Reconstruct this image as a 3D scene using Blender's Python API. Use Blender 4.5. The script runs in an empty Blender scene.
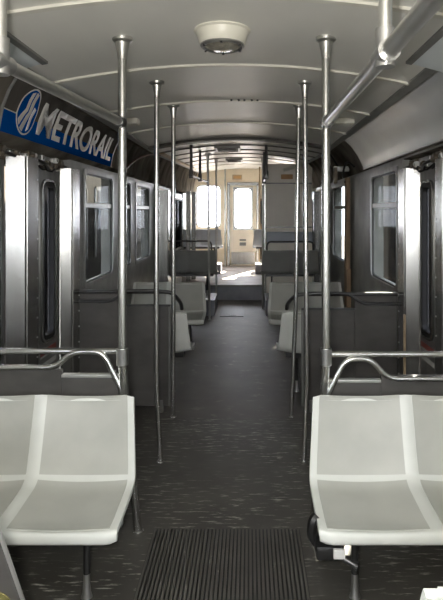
import bpy, bmesh, math, random
from mathutils import Vector, Matrix
random.seed(7)
C = bpy.context.scene.collection
PI = math.pi

# ------------------------------------------------------------------ materials
def mat(name, col, rough=0.5, metal=0.0, var=0.0, scale=6.0, stretch=(1, 1, 1), bump=0.0, col2=None, spec=0.5, lo=0.35, hi=0.7, detail=6):
    m = bpy.data.materials.new(name); m.use_nodes = True
    nt = m.node_tree; b = nt.nodes['Principled BSDF']
    b.inputs['Base Color'].default_value = (*col, 1)
    b.inputs['Roughness'].default_value = rough
    b.inputs['Metallic'].default_value = metal
    b.inputs['Specular IOR Level'].default_value = spec
    tc = nt.nodes.new('ShaderNodeTexCoord'); mp = nt.nodes.new('ShaderNodeMapping')
    mp.inputs['Scale'].default_value = stretch
    nz = nt.nodes.new('ShaderNodeTexNoise'); nz.inputs['Scale'].default_value = scale; nz.inputs['Detail'].default_value = detail
    nt.links.new(tc.outputs['Object'], mp.inputs['Vector']); nt.links.new(mp.outputs['Vector'], nz.inputs['Vector'])
    rp = nt.nodes.new('ShaderNodeValToRGB')
    rp.color_ramp.elements[0].position = lo; rp.color_ramp.elements[1].position = hi
    c2 = col2 if col2 else tuple(c * (1 - var) for c in col)
    rp.color_ramp.elements[0].color = (*c2, 1); rp.color_ramp.elements[1].color = (*col, 1)
    nt.links.new(nz.outputs['Fac'], rp.inputs['Fac']); nt.links.new(rp.outputs['Color'], b.inputs['Base Color'])
    if bump:
        bp = nt.nodes.new('ShaderNodeBump'); bp.inputs['Strength'].default_value = bump; bp.inputs['Distance'].default_value = 0.01
        nt.links.new(nz.outputs['Fac'], bp.inputs['Height']); nt.links.new(bp.outputs['Normal'], b.inputs['Normal'])
    return m

def floor_mat(name, base, scuff, stretch, lo, hi, scale=5.0):
    m = mat(name, base, 0.55, 0, 0.35, 3.0, (1, 1, 1), 0.05)
    nt = m.node_tree; b = nt.nodes['Principled BSDF']
    rp = [n for n in nt.nodes if n.type == 'VALTORGB'][0]; tc = [n for n in nt.nodes if n.type == 'TEX_COORD'][0]
    mp = nt.nodes.new('ShaderNodeMapping'); mp.inputs['Scale'].default_value = stretch
    nz = nt.nodes.new('ShaderNodeTexNoise'); nz.inputs['Scale'].default_value = scale; nz.inputs['Detail'].default_value = 9; nz.inputs['Roughness'].default_value = 0.65
    r2 = nt.nodes.new('ShaderNodeValToRGB'); r2.color_ramp.elements[0].position = lo; r2.color_ramp.elements[1].position = hi
    big = nt.nodes.new('ShaderNodeTexNoise'); big.inputs['Scale'].default_value = 1.6; big.inputs['Detail'].default_value = 3
    r3 = nt.nodes.new('ShaderNodeValToRGB'); r3.color_ramp.elements[0].position = 0.34; r3.color_ramp.elements[1].position = 0.6
    ml = nt.nodes.new('ShaderNodeMath'); ml.operation = 'MULTIPLY'
    mx = nt.nodes.new('ShaderNodeMixRGB'); mx.inputs['Color2'].default_value = (*scuff, 1)
    L = nt.links.new
    L(tc.outputs['Object'], mp.inputs['Vector']); L(mp.outputs['Vector'], nz.inputs['Vector']); L(nz.outputs['Fac'], r2.inputs['Fac'])
    L(tc.outputs['Object'], big.inputs['Vector']); L(big.outputs['Fac'], r3.inputs['Fac'])
    L(r2.outputs['Color'], ml.inputs[0]); L(r3.outputs['Color'], ml.inputs[1]); L(ml.outputs['Value'], mx.inputs['Fac'])
    L(rp.outputs['Color'], mx.inputs['Color1']); L(mx.outputs['Color'], b.inputs['Base Color'])
    return m

def glass_mat(name, tint, refl=0.12, rough=0.02):
    m = bpy.data.materials.new(name); m.use_nodes = True
    nt = m.node_tree; nt.nodes.clear()
    o = nt.nodes.new('ShaderNodeOutputMaterial'); t = nt.nodes.new('ShaderNodeBsdfTransparent'); g = nt.nodes.new('ShaderNodeBsdfGlossy')
    t.inputs['Color'].default_value = (*tint, 1); g.inputs['Roughness'].default_value = rough
    fr = nt.nodes.new('ShaderNodeFresnel'); fr.inputs['IOR'].default_value = 1.5
    ad = nt.nodes.new('ShaderNodeMath'); ad.operation = 'MULTIPLY'; ad.inputs[1].default_value = 0.03; ad.use_clamp = True
    mx = nt.nodes.new('ShaderNodeMixShader')
    nt.links.new(fr.outputs['Fac'], ad.inputs[0]); nt.links.new(ad.outputs['Value'], mx.inputs['Fac'])
    nt.links.new(t.outputs['BSDF'], mx.inputs[1]); nt.links.new(g.outputs['BSDF'], mx.inputs[2]); nt.links.new(mx.outputs['Shader'], o.inputs['Surface'])
    return m

M = {}
M['ceiling'] = mat('ceiling_paint', (0.80, 0.79, 0.74), 0.38, 0, 0.10, 2.2, (1, .5, 1), 0.01)
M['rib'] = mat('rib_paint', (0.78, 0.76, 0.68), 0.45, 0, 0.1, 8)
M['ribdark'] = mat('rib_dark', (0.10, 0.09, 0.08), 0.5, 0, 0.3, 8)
M['cove'] = mat('cove_metal', (0.22, 0.20, 0.17), 0.75, 0.0, 0.65, 2.6, (1, 1.4, 1), 0.35, spec=.0)
M['panelblue'] = mat('cove_panel_gloss', (0.66, 0.70, 0.73), 0.22, 0.35, 0.12, 2.0, (1, 1, 1), 0.15)
M['flap'] = mat('flap_paint', (0.66, 0.71, 0.74), 0.3, 0.0, 0.1, 4)
M['trimmetal'] = mat('trim_metal', (0.27, 0.27, 0.26), 0.4, 0.3, 0.3, 6)
M['wall'] = mat('wall_metal', (0.34, 0.345, 0.32), 0.5, 0.15, 0.35, 3.5, (1, 1, 1), 0.06, spec=.3)
M['stainless'] = mat('brushed_stainless', (0.38, 0.38, 0.365), 0.25, 0.95, 0.22, 5, (3, 3, .5), 0.08)
M['stainlessdull'] = mat('dull_stainless', (0.34, 0.34, 0.33), 0.42, 0.8, 0.3, 5, (3, 3, .4), 0.05)
M['chrome'] = mat('polished_tube', (0.68, 0.68, 0.655), 0.24, 0.97, 0.08, 9)
M['rail'] = mat('grab_rail', (0.66, 0.66, 0.63), 0.30, 0.95, 0.1, 9)
M['tube'] = mat('worn_tube', (0.55, 0.55, 0.54), 0.3, 0.9, 0.2, 9)
M['tubedark'] = mat('dark_tube', (0.10, 0.10, 0.10), 0.35, 0.8, 0.3, 9)
M['seat'] = mat('seat_plastic', (0.69, 0.705, 0.66), 0.42, 0, 0.06, 7)
M['insert'] = mat('seat_insert', (0.475, 0.48, 0.435), 0.5, 0, 0.12, 5)
M['seatgrey'] = mat('grey_seat_plastic', (0.31, 0.315, 0.30), 0.4, 0, 0.1, 6)
M['seatblue'] = mat('blue_grey_seat', (0.50, 0.55, 0.62), 0.45, 0, 0.1, 6)
M['partition'] = mat('partition_panel', (0.105, 0.10, 0.094), 0.33, 0.1, 0.35, 4, (1, 1, 2), 0.04)
M['edge'] = mat('bright_edge', (0.75, 0.75, 0.73), 0.3, 0.8, 0.1, 9)
M['floor'] = floor_mat('floor_rubber', (0.080, 0.075, 0.064), (0.50, 0.48, 0.42), (1.7, 11, 1), 0.555, 0.66, 5)
M['flooraisle'] = floor_mat('floor_aisle_rubber', (0.085, 0.075, 0.065), (0.20, 0.18, 0.155), (2, 3, 1), 0.56, 0.72, 4)
M['floorup'] = mat('floor_upper', (0.34, 0.30, 0.27), 0.5, 0, 0.25, 4)
M['riser'] = mat('step_riser', (0.27, 0.28, 0.32), 0.4, 0, 0.25, 6)
M['mat'] = floor_mat('mat_rubber', (0.105, 0.098, 0.086), (0.38, 0.36, 0.31), (7, 1.6, 1), 0.63, 0.70, 4)
M['cream'] = mat('cream_wall', (0.92, 0.81, 0.64), 0.5, 0, 0.15, 2.5, (1, 1, .5))
M['creamdoor'] = mat('cream_door', (0.92, 0.83, 0.68), 0.35, 0.1, 0.12, 3)
M['white'] = mat('cabin_white', (0.93, 0.88, 0.79), 0.45, 0, 0.1, 2)
M['black'] = mat('black_rubber', (0.012, 0.012, 0.012), 0.45, 0, 0.3, 9)
M['blackseal'] = mat('window_seal', (0.018, 0.018, 0.018), 0.5, 0, 0.3, 9)
M['blue'] = mat('sign_blue', (0.003, 0.075, 0.32), 0.6, 0, 0.08, 5, spec=0)
M['signdark'] = mat('sign_dark', (0.115, 0.107, 0.098), 0.5, 0.0, 0.3, 4, (1, 2, 1), spec=0)
M['letter'] = mat('letter_grey', (0.60, 0.59, 0.56), 0.45, 0.0, 0.12, 12, spec=.2)
M['letterwhite'] = mat('stripe_white', (0.85, 0.86, 0.88), 0.25, 0, 0.05, 12)
M['wood'] = mat('weathered_wood', (0.36, 0.24, 0.14), 0.65, 0, 0.5, 6, (4, 4, .6), 0.2)
M['red'] = mat('sticker_red', (0.30, 0.06, 0.05), 0.4, 0, 0.2, 9)
M['stickerwhite'] = mat('sticker_white', (0.62, 0.62, 0.60), 0.4, 0, 0.2, 9)
M['yellow'] = mat('sticker_yellow', (0.22, 0.20, 0.07), 0.4, 0, 0.5, 30)
M['amber'] = mat('plaque_amber', (0.55, 0.30, 0.10), 0.4, 0, 0.2, 9)
M['lampbody'] = mat('lamp_cream', (0.80, 0.78, 0.68), 0.35, 0, 0.06, 6)
M['lamplens'] = mat('lamp_lens', (0.36, 0.34, 0.28), 0.15, 0.1, 0.4, 40, (1, 1, 1), 0.2)
M['rust'] = mat('old_hardware', (0.20, 0.17, 0.13), 0.5, 0.6, 0.6, 14, (1, 1, 1), 0.2)
M['cable'] = mat('brown_cable', (0.12, 0.05, 0.035), 0.5, 0, 0.3, 9)
M['strip'] = mat('conduit_tan', (0.50, 0.38, 0.24), 0.4, 0.2, 0.2, 9)
M['ground'] = mat('track_ballast', (0.30, 0.27, 0.24), 0.9, 0, 0.5, 8, (1, 1, 1), 0.3)
M['carbody'] = mat('neighbour_body', (0.035, 0.032, 0.03), 0.7, 0.0, 0.3, 2, spec=.1)
M['carwin'] = mat('neighbour_window', (0.030, 0.030, 0.034), 0.5, 0, 0.5, 2, spec=.1)
M['orange'] = mat('reflection_orange', (0.45, 0.16, 0.05), 0.4, 0, 0.3, 3)
M['glass'] = glass_mat('side_glass', (0.48, 0.50, 0.51))
M['glassclear'] = glass_mat('clear_glass', (0.92, 0.93, 0.95), 0.05)
M['doorglass'] = glass_mat('door_glass', (0.30, 0.31, 0.33), 0.1)

# ------------------------------------------------------------------ mesh helpers
def B(): return bmesh.new()
def box(bm, x0, x1, y0, y1, z0, z1, bev=0.0, seg=2):
    vs = [bm.verts.new((x, y, z)) for x in (x0, x1) for y in (y0, y1) for z in (z0, z1)]
    q = [(0, 1, 3, 2), (4, 6, 7, 5), (0, 4, 5, 1), (2, 3, 7, 6), (0, 2, 6, 4), (1, 5, 7, 3)]
    fs = [bm.faces.new([vs[i] for i in f]) for f in q]
    if bev:
        es = list({e for f in fs for e in f.edges})
        bmesh.ops.bevel(bm, geom=es, offset=bev, segments=seg, affect='EDGES', profile=0.5)
    return bm
def fillet(pts, r, n=6):
    pts = [Vector(p) for p in pts]; out = [pts[0]]
    for i in range(1, len(pts) - 1):
        a, b, c = pts[i - 1], pts[i], pts[i + 1]
        d1 = min(r, (a - b).length * .49); d2 = min(r, (c - b).length * .49)
        p = b + (a - b).normalized() * d1; q = b + (c - b).normalized() * d2
        for k in range(n + 1):
            t = k / n; out.append(p * (1 - t) ** 2 + b * 2 * t * (1 - t) + q * t * t)
    out.append(pts[-1]); return out
def tube(bm, pts, r, n=12, caps=True):
    pts = [Vector(p) for p in pts]; rings = []
    t0 = (pts[1] - pts[0]).normalized()
    up = Vector((0, 0, 1)) if abs(t0.z) < .9 else Vector((1, 0, 0))
    nrm = t0.cross(up).normalized()
    rr = r if isinstance(r, (list, tuple)) else [r] * len(pts)
    for i, p in enumerate(pts):
        if i == 0: t = t0
        elif i == len(pts) - 1: t = (pts[i] - pts[i - 1]).normalized()
        else: t = ((pts[i + 1] - pts[i]).normalized() + (pts[i] - pts[i - 1]).normalized()).normalized()
        nrm = (nrm - t * nrm.dot(t)).normalized(); bi = t.cross(nrm)
        rings.append([bm.verts.new(p + (nrm * math.cos(2 * PI * k / n) + bi * math.sin(2 * PI * k / n)) * rr[i]) for k in range(n)])
    for a, b in zip(rings, rings[1:]):
        for k in range(n):
            bm.faces.new((a[k], a[(k + 1) % n], b[(k + 1) % n], b[k]))
    if caps:
        bm.faces.new(rings[0]); bm.faces.new(rings[-1])
    return bm
def lathe(bm, prof, cx, cy, n=32):
    rings = [[bm.verts.new((cx + r * math.cos(2 * PI * k / n), cy + r * math.sin(2 * PI * k / n), z)) for k in range(n)] for r, z in prof]
    for a, b in zip(rings, rings[1:]):
        for k in range(n): bm.faces.new((a[k], a[(k + 1) % n], b[(k + 1) % n], b[k]))
    bm.faces.new(rings[0]); bm.faces.new(rings[-1]); return bm
def sweep(bm, prof, ys, dz=None, thick=(0, 0)):
    """open profile of (x,z) swept along y as a thick closed sheet; thick = (dx,dz) of the outer side"""
    n = len(prof); rows = []
    for y in ys:
        r = dz(y) if dz else (lambda x, z: 0)
        ring = [bm.verts.new((x, y, z + r(x, z))) for x, z in prof]
        ring += [bm.verts.new((x + thick[0], y, z + thick[1] + r(x, z))) for x, z in reversed(prof)]
        rows.append(ring)
    m = 2 * n
    for a, b in zip(rows, rows[1:]):
        for k in range(m): bm.faces.new((a[k], a[(k + 1) % m], b[(k + 1) % m], b[k]))
    for r in (rows[0], rows[-1]):
        for k in range(n - 1):
            bm.faces.new((r[k], r[k + 1], r[m - 2 - k], r[m - 1 - k]))
    return bm
def prism(bm, poly, y0, y1):   # poly in (x,z)
    a = [bm.verts.new((x, y0, z)) for x, z in poly]; b = [bm.verts.new((x, y1, z)) for x, z in poly]
    n = len(poly); bm.faces.new(a); bm.faces.new(b)
    for k in range(n): bm.faces.new((a[k], a[(k + 1) % n], b[(k + 1) % n], b[k]))
    return bm
def origin_of(o):
    return Vector(o['_o']) if o and '_o' in o else Vector((0, 0, 0))
def obj(name, bm, m, parent=None, smooth=False, label=None):
    bmesh.ops.recalc_face_normals(bm, faces=bm.faces)
    org = origin_of(parent)
    me = bpy.data.meshes.new(name)
    if parent: bmesh.ops.translate(bm, verts=bm.verts, vec=-org)
    bm.to_mesh(me); bm.free(); me.materials.append(m)
    if smooth:
        for p in me.polygons: p.use_smooth = True
        try: me.set_sharp_from_angle(angle=math.radians(40))
        except Exception: pass
    o = bpy.data.objects.new(name, me); C.objects.link(o)
    if parent: o.parent = parent; o['_o'] = tuple(org)
    if label: o['label'] = label
    return o
def thing(name, label, cat, loc=(0, 0, 0), group=None):
    o = bpy.data.objects.new(name, None); C.objects.link(o); o.location = loc; o['_o'] = tuple(loc)
    o.empty_display_size = 0.1
    o['label'] = label; o['category'] = cat
    if group: o['group'] = group
    return o
def tag(o, label, cat, group=None):
    o['label'] = label; o['category'] = cat
    if group: o['group'] = group
    return o
def struct(name, bm=None, m=None, smooth=False):
    if bm is None:
        o = bpy.data.objects.new(name, None); C.objects.link(o); o['_o'] = (0., 0., 0.)
    else: o = obj(name, bm, m, None, smooth)
    o['kind'] = 'structure'; return o
def dup(root, loc, rotz=0, label=None, group=None):
    r = root.copy(); C.objects.link(r); r.location = loc; r.rotation_euler = (0, 0, rotz)
    if label: r['label'] = label
    if group: r['group'] = group
    for ch in list(root.children):
        c = ch.copy(); C.objects.link(c); c.parent = r
        for g in ch.children:
            d = g.copy(); C.objects.link(d); d.parent = c
    return r

# ------------------------------------------------------------------ setting
Y0, Y1 = -1.6, 13.75          # near end and far end of the car
STEP, UP = 10.12, 0.28         # where the floor steps up
HC, RAD = 2.485, 5.0
WL, WR = -1.315, 1.33          # inner faces of the side walls
def rise(y): return 0.0 if y < 7.2 else (y - 7.2) / (Y1 - 7.2) * 0.22
def ceil_z(x, y): return HC - x * x / (2 * RAD) + rise(y)

bm = B(); box(bm, -1.5, 1.5, Y0 - .1, 4.32, -0.1, 0); struct('floor', bm, M['floor'])
bm = B(); box(bm, -1.5, 1.5, 4.32, STEP, -0.1, 0); struct('floor_aisle', bm, M['flooraisle'])
bm = B(); box(bm, -1.5, 1.5, STEP, Y1 + .1, -0.1, UP); struct('floor_raised', bm, M['floorup'])
bm = B(); box(bm, -.78, .78, STEP - .012, STEP + .0, 0.0, UP - .03); struct('trim_riser', bm, M['riser'])
bm = B(); box(bm, -.78, .78, STEP - .03, STEP + .02, UP - .03, UP + .006, .006); struct('trim_nosing', bm, M['trimmetal'])

# ceiling: shallow arc, with an outer roof shell above it
bm = B()
prof = [(-1.06 + 2.12 * k / 24, 0) for k in range(25)]
prof = [(x, HC - x * x / (2 * RAD)) for x, z in prof]
ys = [Y0 - .1, 0, 2, 4, 6, 7.2, 8, 9, 10, 11, 12, Y1 + .1]
sweep(bm, prof, ys, lambda y: (lambda x, z: rise(y)), (0, .03))
box(bm, -1.5, 1.5, Y0 - .1, Y1 + .1, 2.95, 3.0)
box(bm, -1.5, -1.44, Y0 - .1, Y1 + .1, 2.0, 2.95); box(bm, 1.44, 1.5, Y0 - .1, Y1 + .1, 2.0, 2.95)
struct('ceiling', bm, M['ceiling'], True)

# coves between the side walls and the ceiling
PL = [(-1.43, 2.03), (WL, 2.04), (-1.275, 2.07), (-1.262, 2.14), (-1.25, 2.20), (-1.215, 2.29), (-1.165, 2.375), (-1.05, 2.378)]
PR = [(1.43, 2.03), (1.345, 2.035), (1.325, 2.07), (1.295, 2.14), (1.258, 2.21), (1.198, 2.30), (1.11, 2.380), (1.05, 2.382)]
def crise(y): return lambda x, z: rise(y) * max(0, min(1, (z - 2.05) / .3))
ysc = [Y0 - .1] + [k * .5 for k in range(0, 28)] + [Y1 + .1]
bm = B(); sweep(bm, PL, ysc, crise, (0, .02)); struct('wall_left_cove', bm, M['cove'], True)
bm = B(); sweep(bm, PR, ysc, crise, (0, .02)); struct('wall_right_cove', bm, M['cove'], True)
# ceiling edge trims
for s, nm in ((-1, 'left'), (1, 'right')):
    bm = B(); sweep(bm, [(s * 1.04, 2.366), (s * 1.10, 2.360)], ysc, lambda y: (lambda x, z: rise(y)), (0, .012))
    struct('trim_ceiling_' + nm, bm, M['trimmetal'])
# ceiling ribs
def rib(i, y, w, m, t=.012, half=1.05):
    bm = B(); n = 24
    pr = [(-half + 2 * half * k / n, ceil_z(-half + 2 * half * k / n, y) - t) for k in range(n + 1)]
    sweep(bm, pr, [y - w / 2, y + w / 2], None, (0, t)); struct('trim_%d' % i, bm, m)
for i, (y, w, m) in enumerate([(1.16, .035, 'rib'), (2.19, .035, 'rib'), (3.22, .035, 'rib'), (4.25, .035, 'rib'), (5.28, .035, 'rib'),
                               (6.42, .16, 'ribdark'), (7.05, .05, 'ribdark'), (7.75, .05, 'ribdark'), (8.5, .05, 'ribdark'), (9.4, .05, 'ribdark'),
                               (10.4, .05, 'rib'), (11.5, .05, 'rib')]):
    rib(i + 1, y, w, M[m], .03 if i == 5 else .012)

def wall(name, x0, x1, opens, m, y0=Y0, y1=Y1, top=2.05):
    bm = B(); y = y0
    for a, b, z0, z1 in sorted(opens):
        if a > y: box(bm, x0, x1, y, a, 0, top)
        if z0 > 0: box(bm, x0, x1, a, b, 0, z0)
        if z1 < top: box(bm, x0, x1, a, b, z1, top)
        y = b
    box(bm, x0, x1, y, y1, 0, top)
    return struct(name, bm, m)
ZB, ZT = .97, 1.985
OL = [(0.3, 1.3, ZB, ZT), (2.75, 4.40, .02, 2.04), (4.76, 5.76, ZB, ZT), (6.06, 6.64, ZB, ZT), (6.92, 7.9, ZB, ZT), (8.5, 10.6, .3, 2.0), (11.9, 13.45, 1.05, 2.02)]  # first opening on each side is unseen, added for daylight up front
OR = [(0.3, 1.3, ZB, ZT), (2.75, 4.36, .02, 2.04), (4.48, 5.46, ZB, ZT), (6.9, 7.9, ZB, ZT), (8.5, 10.6, .3, 2.0), (10.95, 13.45, 1.05, 2.02)]
wall('wall_left', WL - .12, WL, OL, M['wall'], y1=9.9)
wall('wall_right', WR, WR + .12, OR, M['wall'], y1=9.9)
wall('wall_left_far', WL - .12, WL, [o for o in OL if o[1] > 10.5 and o[0] > 9.9] + [(9.9, 10.6, .3, 2.0)], M['cream'], y0=9.9)
wall('wall_right_far', WR, WR + .12, [o for o in OR if o[1] > 10.5 and o[0] > 9.9] + [(9.9, 10.6, .3, 2.0)], M['cream'], y0=9.9)

# side windows
def slot_poly(y0, y1, z0, z1, r, n=6):
    pts = []
    for cy, cz, a0 in ((y1 - r, z1 - r, 0), (y0 + r, z1 - r, 90), (y0 + r, z0 + r, 180), (y1 - r, z0 + r, 270)):
        for k in range(n + 1):
            a = math.radians(a0 + 90 * k / n); pts.append((cy + r * math.cos(a), cz + r * math.sin(a)))
    return pts
def ring_yz(bm, outer, inner, x0, x1):
    n = len(outer)
    A = [[bm.verts.new((x, y, z)) for y, z in p] for x in (x0, x1) for p in (outer, inner)]
    o0, i0, o1, i1 = A
    for k in range(n):
        j = (k + 1) % n
        bm.faces.new((o0[k], o0[j], i0[j], i0[k])); bm.faces.new((o1[k], o1[j], i1[j], i1[k]))
        bm.faces.new((o0[k], o0[j], o1[j], o1[k])); bm.faces.new((i0[k], i0[j], i1[j], i1[k]))
def rect_like(y0, y1, z0, z1, n=6):
    # same point count and order as slot_poly
    out = []
    for cy, cz in ((y1, z1), (y0, z1), (y0, z0), (y1, z0)): out += [(cy, cz)] * 1 + [(cy, cz)] * n
    return out
wn = [0]
def side_window(side, a, b, z0, z1, bar=1.68, g='glass'):
    wn[0] += 1
    s = -1 if side == 'L' else 1
    X = WL if side == 'L' else WR
    r = struct('window_%d' % wn[0])
    def ring(t0, r0, t1, r1, e0, e1, rect=False):
        bm = B(); o_ = rect_like(a + t0, b - t0, z0 + t0, z1 - t0) if rect else slot_poly(a + t0, b - t0, z0 + t0, z1 - t0, r0)
        ring_yz(bm, o_, slot_poly(a + t1, b - t1, z0 + t1, z1 - t1, r1), *sorted((X + s * e0, X + s * e1)))
        bmesh.ops.remove_doubles(bm, verts=bm.verts, dist=1e-5); return bm
    obj('window_frame', ring(-.012, .03, .022, .075, -.012, .0), M['stainlessdull'], r, True)
    obj('window_seal', ring(.0, 0, .036, .062, .0, .014, True), M['blackseal'], r, True)
    t = .036; a2, b2, c2, d2 = a + t, b - t, z0 + t, z1 - t; u = -.01
    br = B(); xa, xb = sorted((X + s * .0, X + s * .03)); box(br, xa, xb, a2, b2, bar - .022, bar + .022, .006)
    obj('crossbar', br, M['stainlessdull'], r)
    xa, xb = sorted((X + s * .012, X + s * .018))
    for c, d in ((c2 + u, bar - .022), (bar + .022, d2 - u)):
        gl = B(); box(gl, xa, xb, a2 + u, b2 - u, c, d); obj('pane', gl, M[g], r)
    return r
for o in OL:
    if o[1] - o[0] < 1.1: side_window('L', *o)
for o in OR:
    if o[1] - o[0] < 1.1: side_window('R', *o)
side_window('L', 11.9, 13.45, 1.05, 2.02, 1.8, 'glassclear'); side_window('R', 10.95, 13.45, 1.05, 2.02, 1.8, 'glassclear')

# folding side doors: recessed leaves with narrow round-ended windows between projecting stainless posts
def leaf(root, s, X, y0, y1, wy0, wy1, z0=.04, z1=1.93, wz0=.72, wz1=1.82, stick=True):
    # leaf panel as ring around the window slot: four boxes then a rounded seal
    xa, xb = sorted((X, X + s * .04))
    l = B()
    box(l, xa, xb, y0, wy0, z0, z1); box(l, xa, xb, wy1, y1, z0, z1); box(l, xa, xb, wy0, wy1, z0, wz0); box(l, xa, xb, wy0, wy1, wz1, z1)
    lo = obj('door_leaf', l, M['stainlessdull'], root)
    sl = B(); xs = sorted((X - s * .012, X + s * .03))
    r = min(.06, (wy1 - wy0) * .49)
    ring_yz(sl, slot_poly(wy0 - .02, wy1 + .02, wz0 - .02, wz1 + .02, r + .015), slot_poly(wy0 + .018, wy1 - .018, wz0 + .018, wz1 - .018, max(.01, r - .018)), *xs)
    so = obj('window_seal', sl, M['blackseal'], lo, True)
    ri = B(); xs2 = sorted((X - s * .016, X + s * .005))
    ring_yz(ri, slot_poly(wy0 - .034, wy1 + .034, wz0 - .034, wz1 + .034, r + .03), slot_poly(wy0 - .018, wy1 + .018, wz0 - .018, wz1 + .018, r + .013), *xs2)
    obj('window_trim', ri, M['stainless'], lo, True)
    g = B(); xg = sorted((X + s * .016, X + s * .022)); box(g, xg[0], xg[1], wy0, wy1, wz0, wz1); obj('pane', g, M['doorglass'], lo)
    if stick:
        st = B(); xk = sorted((X, X - s * .003)); box(st, xk[0], xk[1], wy0 - .03, wy1 + .05, .60, .64); obj('red_sticker', st, M['red'], lo)
        st = B(); box(st, xk[0], xk[1], wy0 - .03, wy1 + .05, .585, .598); obj('white_stripe', st, M['stickerwhite'], lo)
        st = B(); box(st, xk[0], xk[1], wy0 - .03, wy1 + .06, .51, .545, .001); obj('white_sticker', st, M['stickerwhite'], lo)
def post(root, s, xin, xout, ya, yb, skew, z1=1.96):
    """stainless post: front face turned towards the near end, flat inner face"""
    p = B()
    pts = [(xout, ya), (xin, ya + skew), (xin, yb), (xout, yb)]
    a = [p.verts.new((x, y, .03)) for x, y in pts]; b = [p.verts.new((x, y, z1)) for x, y in pts]
    p.faces.new(a); p.faces.new(b)
    for k in range(4): p.faces.new((a[k], a[(k + 1) % 4], b[(k + 1) % 4], b[k]))
    bmesh.ops.bevel(p, geom=[e for e in p.edges if abs(e.verts[0].co.z - e.verts[1].co.z) > .5], offset=.012, segments=3, affect='EDGES')
    po = obj('door_post', p, M['stainless'], root, True)
    rv = B()
    x = xin - s * .002
    for k in range(14):
        z = .2 + k * .125
        tube(rv, [(x + s * .004, yb - .03, z), (x - s * .002, yb - .03, z)], .006, 8)
    obj('rivets', rv, M['tube'], po, True)

d = struct('door_1')
leaf(d, -1, -1.345, 2.78, 3.28, 2.93, 3.17, stick=True)
post(d, -1, -1.228, -1.345, 3.29, 3.52, .035)
leaf(d, -1, -1.345, 3.54, 4.24, 3.88, 4.10)
post(d, -1, -1.255, -1.345, 4.245, 4.46, .03)
d = struct('door_2')
leaf(d, 1, 1.43, 2.78, 3.36, 2.93, 3.2)
post(d, 1, 1.316, 1.43, 3.37, 3.56, .03)
leaf(d, 1, 1.43, 3.57, 4.22, 3.93, 4.15)
post(d, 1, 1.316, 1.43, 4.225, 4.44, .03)
d = struct('door_3')
post(d, -1, -1.14, -1.36, 8.5, 8.75, .05)
leaf(d, -1, -1.17, 8.78, 10.58, 9.0, 10.45, .3, 1.95, .95, 1.85, False)
post(d, -1, -1.02, -1.10, 10.6, 10.68, .02, 2.02)
post(d, -1, -.95, -1.03, 10.95, 11.02, .02, 2.02)
d = struct('door_4')
post(d, 1, 1.2, 1.36, 9.1, 9.3, .05)
leaf(d, 1, 1.30, 9.32, 10.58, 9.5, 10.4, .3, 1.95, .95, 1.85, False)
post(d, 1, 1.22, 1.36, 8.45, 8.6, .03)
leaf(d, 1, 1.30, 8.62, 9.08, 8.72, 8.98, .3, 1.95, .95, 1.85, False)
# dark header pocket behind the door mechanisms
for s, nm, X in ((-1, 'left', -1.44), (1, 'right', 1.44)):
    bm = B(); box(bm, min(X, X + s * .06), max(X, X + s * .06), 2.7, 4.45, 0.0, 2.05); 
    # only the head, the doorway itself stays open
    bm.free(); bm = B(); box(bm, min(X, X + s * .05), max(X, X + s * .05), 2.7, 4.45, 1.92, 2.06)
    struct('trim_door_head_' + nm, bm, M['rust'])

# far end wall with its window and door
bm = B()
def fw(x0, x1, z0, z1): box(bm, x0, x1, Y1, Y1 + .08, z0, z1)
fw(-1.5, -1.21, 0, 2.95); fw(-1.21, -.585, 0, 1.22); fw(-1.21, -.585, 2.295, 2.95); fw(-.585, -.41, 0, 2.95); fw(-.41, .34, 2.3, 2.95)
fw(.34, .60, 0, 2.95); fw(.60, 1.12, 0, 1.1); fw(.60, 1.12, 2.3, 2.95); fw(1.12, 1.5, 0, 2.95); fw(-.41, .34, 0, UP)
struct('wall_far', bm, M['cream'])
def end_window(n, x0, x1, z0, z1):
    r = struct('window_%d' % n)
    def ring(t0, t1, r0, r1, ya, yb, rect=False):
        bm = B(); o_ = rect_like(x0 + t0, x1 - t0, z0 + t0, z1 - t0) if rect else slot_poly(x0 + t0, x1 - t0, z0 + t0, z1 - t0, r0)
        ring_yz(bm, o_, slot_poly(x0 + t1, x1 - t1, z0 + t1, z1 - t1, r1), ya, yb)
        for v in bm.verts: v.co = Vector((v.co.y, v.co.x, v.co.z))
        bmesh.ops.remove_doubles(bm, verts=bm.verts, dist=1e-5); return bm
    obj('window_seal', ring(0, .03, .1, .1, Y1 - .004, Y1 + .05, True), M['blackseal'], r, True)
    obj('window_frame', ring(-.03, .012, .12, .11, Y1 - .014, Y1 - .004), M['creamdoor'], r, True)
    g = B(); box(g, x0 + .028, x1 - .028, Y1 + .02, Y1 + .026, z0 + .028, z1 - .028); obj('pane', g, M['glassclear'], r)
    sb = B(); box(sb, x0 - .05, x1 + .05, Y1 - .05, Y1, z0 - .06, z0 - .03, .006); obj('sill', sb, M['creamdoor'], r)
end_window(31, -1.21, -.585, 1.22, 2.295); end_window(32, .60, 1.12, 1.1, 2.3)
d = struct('door_5')
l = B(); ya, yb = Y1 + .01, Y1 + .05
box(l, -.36, -.26, ya, yb, UP, 2.28); box(l, .19, .30, ya, yb, UP, 2.28); box(l, -.26, .19, ya, yb, UP, 1.195); box(l, -.26, .19, ya, yb, 2.22, 2.28)
lo = obj('door_leaf', l, M['creamdoor'], d)
f = B(); box(f, -.43, -.36, Y1 - .04, Y1 + .06, UP, 2.32, .008); box(f, .30, .36, Y1 - .04, Y1 + .06, UP, 2.32, .008); box(f, -.43, .36, Y1 - .04, Y1 + .06, 2.28, 2.36, .008)
obj('door_frame', f, M['stainless'], d)
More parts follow.
